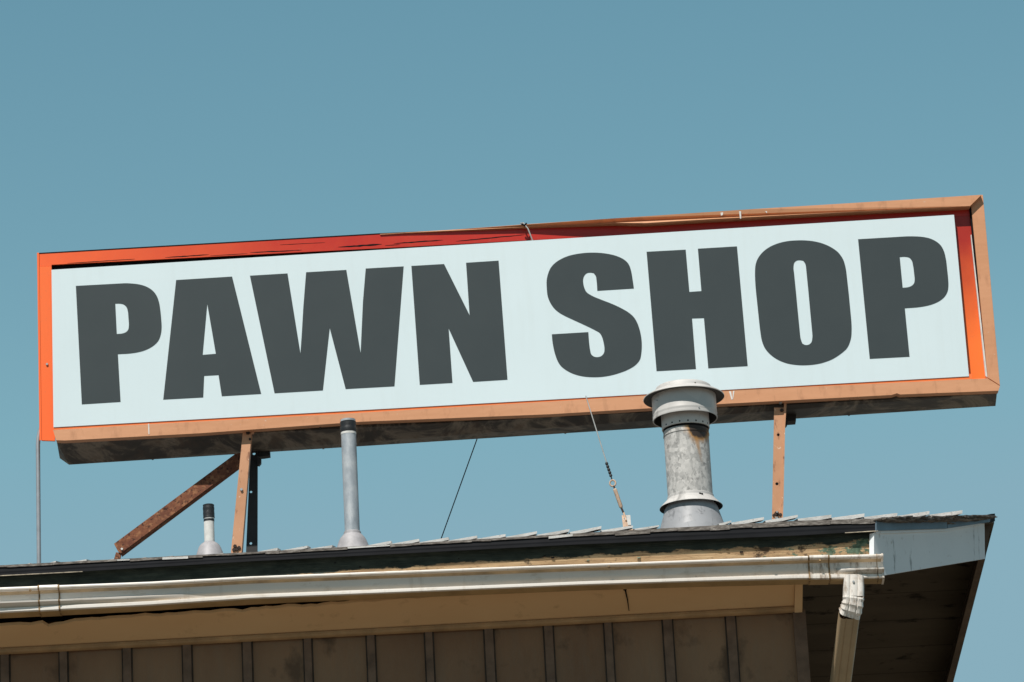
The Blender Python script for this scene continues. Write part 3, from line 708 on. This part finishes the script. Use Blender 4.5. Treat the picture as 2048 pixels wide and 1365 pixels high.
bo = MB(); bolt(bo, 1563.5, 821, YP, .009, 'bolt_rust'); bo.build('bolt', rp)
bo = MB(); bolt(bo, 1561, 806, YP - .002, .0085, 'bolt_zinc', .02); bo.build('bolt', rp)
bo = MB(); bolt(bo, 1553.5, 1028, YP, .012, 'bolt_rust', .006); bolt(bo, 1547, 1031, YP, .006, 'bolt_rust', .006); bolt(bo, 1561, 1030, YP, .008, 'bolt_rust', .006); bolt(bo, 1553.8, 1025.5, YP - .006, .005, 'bolt_zinc', .012); bolt(bo, 1553, 1039, YP, .008, 'bolt_zinc', .02); bo.build('bolt', rp)
po = MB(); po.prism([(1548.5, 850), (1566, 848), (1565, 1050), (1546.5, 1051)], YQ, YQ + .007, 'black_steel'); po.build('support_post', sg)
br = MB(); br.prism([(1571, 826), (1592, 825), (1592, 841.5), (1572, 843)], YQ - .06, YQ, 'black_steel')
br.prism([(1568, 843.5), (1576, 843.5), (1574, 851), (1569, 856)], YQ - .07, YQ - .05, 'black_steel'); br.build('bracket', sg)
# brace
YA = YS + .105
bc = MB(); bc.prism([(228, 1088), (470, 908.5), (486, 905), (488, 922), (478, 931), (241, 1107), (236, 1103)], YA, YA + .006, 'rust')
bc.prism([(241.5, 1103.5), (478, 927), (478.6, 931.5), (242, 1108.5)], YA + .0065, YA + .055, 'rust')
bc.prism([(232, 1105), (243, 1106), (240, 1118), (228, 1119)], YA + .007, YA + .02, 'rust')
bco = bc.build('brace', sg)
bo = MB(); bolt(bo, 244, 1099, YA, .006, 'white_paint'); bo.build('bolt', bco)

# ------------------------------------------------------------------ FLUE VENT
def zpx(y, yref, pref): return pref.z + (yref - y) * SCV / math.cos(R(15.8))
SCV = (P(1384, 1050, YFLUE) - CAM).dot(F) / FPX
fb_ = P(1384.5, 1050, YFLUE)
galv('galv_pipe', (.48, .465, .445), 75, (fb_.x + .050, zpx(864, 1050, fb_), .062, .080), metal=.25, rough=.5)
galv('galv_plain', (.53, .51, .49), 9, var=.07, metal=.25, rough=.45)
galv('galv_cone', (.31, .315, .33), 26, var=.10, metal=.2, rough=.55)
simple('underside_shade', (.05, .045, .042), .4, 20, .8)  # dark cap and collar undersides, their shade painted into the metal colour
fv = thing('flue_vent', 'wide galvanised flue with a flat flanged cap and rust streak, in front of the sign', 'flue vent', (fb_.x, YFLUE, fb_.z - .03))
z = lambda y: zpx(y, 1050, fb_)
q = SCV
m_ = MB(); m_.lathe(fb_, [(78 * q, z(1092)), (70 * q, z(1072)), (63 * q, z(1049)), (57 * q, z(1030)), (53.5 * q, z(1018)), (47 * q, z(1008)), (46 * q, z(1004))], 'galv_cone'); m_.build('flashing', fv)
m_ = MB(); m_.lathe(fb_, [(45.3 * q, z(1060)), (45.4 * q, z(930)), (45.4 * q, z(872))], 'galv_pipe'); m_.build('pipe', fv)
m_ = MB(); m_.lathe(fb_, [(45.6 * q, z(993)), (46.8 * q, z(994)), (47.2 * q, z(999)), (52 * q, z(1004)), (63.5 * q, z(1015.2)), (63.4 * q, z(1016.0))], 'galv_plain', wob=.0035); m_.lathe(fb_, [(63.3 * q, z(1016.0)), (52 * q, z(1006)), (46 * q, z(1001))], 'underside_shade', wob=.0035); sc_o = m_.build('storm_collar', fv)
m_ = MB()
for dx, dy in ((0, 0), (4, 1), (-4, -.5), (8, 2), (-8, .5), (2, -3), (6, -2)):
    p = P(1398 + dx, 990 + dy, YFLUE - 46.9 * q); m_.tube([p + Vector((0, .004, 0)), p + Vector((0, -.002, 0))], [.0055, .003], 'gap_black', 7)
m_.build('scorch_mark', sc_o)
m_ = MB(); m_.lathe(fb_, [(45.6 * q, z(873)), (46.6 * q, z(872)), (46.6 * q, z(869.5)), (46.0 * q, z(869)), (46.0 * q, z(862)), (45.7 * q, z(861)), (45.7 * q, z(850))], 'galv_pipe'); m_.lathe(fb_, [(45.9 * q, z(862.5)), (46.3 * q, z(862)), (46.3 * q, z(857)), (45.9 * q, z(856.5))], 'gap_black'); m_.build('joint_ring', fv)
cp = MB()
cp.lathe(fb_, [(45.8 * q, z(858)), (48 * q, z(857.5)), (48.3 * q, z(856)), (48.2 * q, z(825))], 'galv_plain')
cp.lathe(fb_, [(63.5 * q, z(838)), (65.2 * q, z(838.6)), (65.6 * q, z(836.5)), (65.2 * q, z(834)), (65.0 * q, z(830)), (65.6 * q, z(828.5)), (65.0 * q, z(827)), (65 * q, z(800)), (64.8 * q, z(790))], 'galv_plain')
cp.lathe(fb_, [(64.5 * q, z(838)), (64.0 * q, z(800)), (49 * q, z(812)), (48.2 * q, z(812))], 'underside_shade')
cp.lathe(fb_, [(64 * q, z(792)), (78 * q, z(794.2)), (81.4 * q, z(795.1))], 'underside_shade', wob=.002)
cp.lathe(fb_, [(81.4 * q, z(795.1)), (82.2 * q, z(794.4)), (82 * q, z(793)), (74 * q, z(788)), (64 * q, z(783)), (58 * q, z(781)), (57 * q, z(777)), (56 * q, z(773.5)), (53 * q, z(771.5)), (48 * q, z(770)), (30 * q, z(768)), (2 * q, z(767.5))], 'galv_plain', cap=True, wob=.002)
cpo = cp.build('cap', fv, auto=50)
for an in range(-60, 61, 20):
    a = R(an + 4); d = Vector((math.sin(a), -math.cos(a), 0)); p = Vector((fb_.x, YFLUE, z(853.5))) + d * 48.1 * q
    hl = MB(); hl.tube([p, p + d * .001], [.004, .0035], 'gap_black', 8); hl.build('vent_hole', cpo)
for an, zz in ((23, 780.5), (24, 832.5), (-58, 806)):
    a = R(an); d = Vector((math.sin(a), -math.cos(a), 0)); p = Vector((fb_.x, YFLUE, z(zz))) + d * (65.3 if zz > 790 else 57.8) * q
    hl = MB(); hl.tube([p - d * .003, p + d * .003], [.004, .003], 'bolt_rust' if zz < 790 else 'galv_cone', 8); hl.build('rivet', cpo)

# ------------------------------------------------------------------ PLUMBING VENTS
def vent(xc, ybase, Y, r, parts, flash, name, label):
    base = P(xc, ybase, Y); qq = (base - CAM).dot(F) / FPX
    zz = lambda y: base.z + (ybase - y) * qq / math.cos(R(15.8))
    o = thing(name, label, 'vent pipe', (base.x, Y, zz(ybase + 8)), 'plumbing vent pipes on the roof')
    for nm, mat, y0, y1, rr, wob in parts:
        mb = MB(); rr *= qq
        if nm == 'tape_wrap':
            prof = [(r * qq, zz(y0 + .6))]; n = 9
            for i in range(n + 1):
                prof.append((rr * (1 + random.uniform(-.02, .035)), zz(lerp(y0, y1, i / n))))
            prof.append((r * qq, zz(y1 - .5)))
            mb.lathe(base, prof, mat, 48, wob=wob)
        else:
            mb.lathe(base, [(rr * .99, zz(y0)), (rr, zz(lerp(y0, y1, .5))), (rr, zz(y1)), (rr * .86, zz(y1)), (rr * .84, zz(y1 + 12))], mat, 40, wob=wob)
        mb.build(nm, o, auto=45)
    mb = MB(); mb.lathe(base, [(a * qq, zz(y)) for a, y in flash], 'lead_flashing', 48, wob=.004); mb.build('flashing', o)
    return o
vent(705.8, 1092, 16.30, 15.2, [('pipe', 'pipe', 1100, 838, 15.2, 0), ('tape_wrap', 'tape_black', 864, 842.5, 15.9, .012), ('sealant', 'white_paint', 868.5, 864.2, 15.7, .012)],
     [(40, 1112), (34, 1100), (31, 1091), (28, 1083), (24.5, 1076.5), (20.5, 1072), (17.8, 1069.5), (17.2, 1065), (15.6, 1063.5)], 'plumbing_vent', 'tall grey metal vent pipe with black taped top, reaching up over the sign bottom')
vent(419.5, 1100, 16.34, 10.6, [('pipe', 'white_paint', 1108, 1011, 10.4, 0), ('tape_wrap', 'tape_black', 1036.5, 1010.5, 11.3, .02), ('tape_band', 'tape_black', 1044, 1039.5, 10.8, .01)],
     [(30, 1119), (27, 1109), (24.5, 1102), (22.8, 1097), (20, 1092), (16.5, 1088.5), (13, 1086.2), (10.8, 1084.5)], 'plumbing_vent', 'short stubby white vent pipe with black taped top, beside the steel brace')

# ------------------------------------------------------------------ GUY WIRES
YWI = YS - .0262; YAN = YS - .04
gw = thing('guy_wire', 'pale guy wire with turnbuckle tying the sign face down to a roof anchor', 'guy wire', P(1252, 1058, YAN))
a = P(1171.5, 792, YWI); b = P(1213.5, 927, YAN + .008)
mb = MB(); mb.tube([a, a.lerp(b, .5), b], .0026, 'plain_wire', 8); mb.build('cable', gw)
mb = MB(); c0, c1 = P(1212.5, 925, YAN + .008), P(1222, 953, YAN + .006)
pts, rs = [], []
for i in range(15):
    pts.append(c0.lerp(c1, i / 14)); rs.append(.0068 if i % 3 else .0042)
mb.tube(pts, rs, 'black_steel', 10); mb.tube([c1, P(1224.5, 962, YAN + .005)], .003, 'black_steel', 8); mb.build('wire_clamp', gw)
mb = MB(); rc_ = P(1225.5, 967, YAN + .005)
mb.tube([rc_ + Vector((math.cos(R(t_)) * .0125, 0, math.sin(R(t_)) * .014)) for t_ in range(0, 361, 20)], .0038, 'anchor_tan', 8, False)
mb.build('ring', gw)
mb = MB(); mb.tube([P(1227.5, 972, YAN + .004), P(1229.5, 979, YAN + .003)], .004, 'bolt_rust', 8)
mb.tube([P(1229.3, 978, YAN + .003), P(1230, 980, YAN + .003), P(1242, 1014, YAN + .002), P(1242.8, 1016.5, YAN + .002)], [.005, .0085, .0085, .005], 'anchor_tan', 12)
mb.tube([P(1242.6, 1016, YAN + .002), P(1247, 1026, YAN)], .0045, 'bolt_rust', 8)
mb.tube([P(1247, 1025, YAN), P(1252, 1041, YAN - .002)], .0042, 'anchor_tan', 8); mb.build('turnbuckle', gw)
mb = MB(); mb.prism([(1243.5, 1031), (1260.5, 1030.5), (1263, 1066), (1247.5, 1067)], YAN, YAN + .006, 'anchor_tan', [circ(1251, 1037.5, 3.6)])
mb.prism([(1252, 1031), (1260.5, 1030.5), (1262, 1050), (1256, 1051)], YAN - .002, YAN - .0005, 'white_paint')
mb.prism([(1242, 1060), (1268, 1058), (1268, 1068), (1242, 1069)], YAN - .03, YAN - .003, 'anchor_tan'); mb.build('anchor_plate', gw)
a = P(958.5, 866, YS + DEP - .02); b = P(884, 1073, YS + DEP + .25)
g2 = thing('guy_wire', 'thin dark guy wire slanting from the sign underside to the roof behind', 'guy wire', b + (b - a) * .25)
mb = MB(); mb.tube([a, b, b + (b - a) * .25], .0026, 'dark_wire', 8); mb.build('cable', g2)
mb = MB(); mb.tube([a + Vector((0, 0, .012)), a - (a - b).normalized() * .02], [.006, .003], 'dark_wire', 8); mb.build('hook', g2)

# ------------------------------------------------------------------ CONDUIT
cz = [P(88, 840, YS + .07), P(83.5, 853, YS + .07), P(79.5, 864, YS + .07), P(77, 876, YS + .07), P(75.8, 890, YS + .07), P(76.6, 980, YS + .07), P(77.8, 1120, YS + .07), P(78, 1150, YS + .07)]
cdt = thing('conduit', 'slim grey electrical conduit rising from the roof to the sign corner', 'conduit', cz[-1])
mb = MB(); mb.tube(cz, .0095, 'conduit_grey', 14); mb.build('pipe', cdt)
mb = MB(); mb.tube([P(87, 843, YS + .07), P(93, 828, YS + .07)], [.014, .013], 'conduit_grey', 12); mb.build('connector', cdt)

for o in ROOTS: del o['_o']

# ------------------------------------------------------------------ light
SUN_EL, SUN_AZ = R(55), R(22)
v = Vector((-math.sin(SUN_AZ) * math.cos(SUN_EL), -math.cos(SUN_AZ) * math.cos(SUN_EL), math.sin(SUN_EL)))
ld = bpy.data.lights.new('sun', 'SUN'); ld.energy = 5.0; ld.angle = R(.53); ld.color = (1.0, .955, .89)
lo = bpy.data.objects.new('sun', ld); COL.objects.link(lo); lo.rotation_euler = v.to_track_quat('Z', 'Y').to_euler(); lo.location = (-4, -6, 18)
wd = bpy.data.worlds.new('World'); scene.world = wd; wd.use_nodes = True
nt = wd.node_tree; bg = nt.nodes['Background']
sky = nt.nodes.new('ShaderNodeTexSky'); sky.sky_type = 'NISHITA'; sky.sun_disc = False
sky.sun_elevation = SUN_EL; sky.sun_rotation = R(180) + SUN_AZ; sky.altitude = 100; sky.air_density = 1.0; sky.dust_density = 0.8; sky.ozone_density = 1.0
mx = nt.nodes.new('ShaderNodeMix'); mx.data_type = 'RGBA'; mx.blend_type = 'MULTIPLY'; mx.inputs[0].default_value = 1
mx.inputs[7].default_value = (.95, 1.13, .86, 1)
nt.links.new(sky.outputs[0], mx.inputs[6]); cl = nt.nodes.new('ShaderNodeMix'); cl.data_type = 'RGBA'; cl.blend_type = 'DARKEN'; cl.inputs[0].default_value = 1
cl.inputs[7].default_value = (1.9, 3.2, 3.9, 1)
nt.links.new(mx.outputs[2], cl.inputs[6])
tcw = nt.nodes.new('ShaderNodeTexCoord'); sx_ = nt.nodes.new('ShaderNodeSeparateXYZ'); nt.links.new(tcw.outputs['Generated'], sx_.inputs[0])
rz = nt.nodes.new('ShaderNodeValToRGB'); nt.links.new(sx_.outputs[2], rz.inputs[0])     # zenith made darker than the horizon to cut the fill light
rz.color_ramp.elements[0].position = .25; rz.color_ramp.elements[0].color = (.955, .975, .965, 1)
ez = rz.color_ramp.elements.new(.40); ez.color = (.80, .93, .955, 1)
rz.color_ramp.elements[2].position = .62; rz.color_ramp.elements[2].color = (.25, .29, .33, 1)
m2 = nt.nodes.new('ShaderNodeMix'); m2.data_type = 'RGBA'; m2.blend_type = 'MULTIPLY'; m2.inputs[0].default_value = 1
nt.links.new(cl.outputs[2], m2.inputs[6]); nt.links.new(rz.outputs[0], m2.inputs[7]); nt.links.new(m2.outputs[2], bg.inputs[0]); bg.inputs[1].default_value = .135
vs_ = scene.view_settings; vs_.view_transform = 'Standard'; vs_.look = 'None'; vs_.exposure = 0.0; vs_.gamma = 1
scene.cycles.max_bounces = 8; scene.cycles.diffuse_bounces = 5
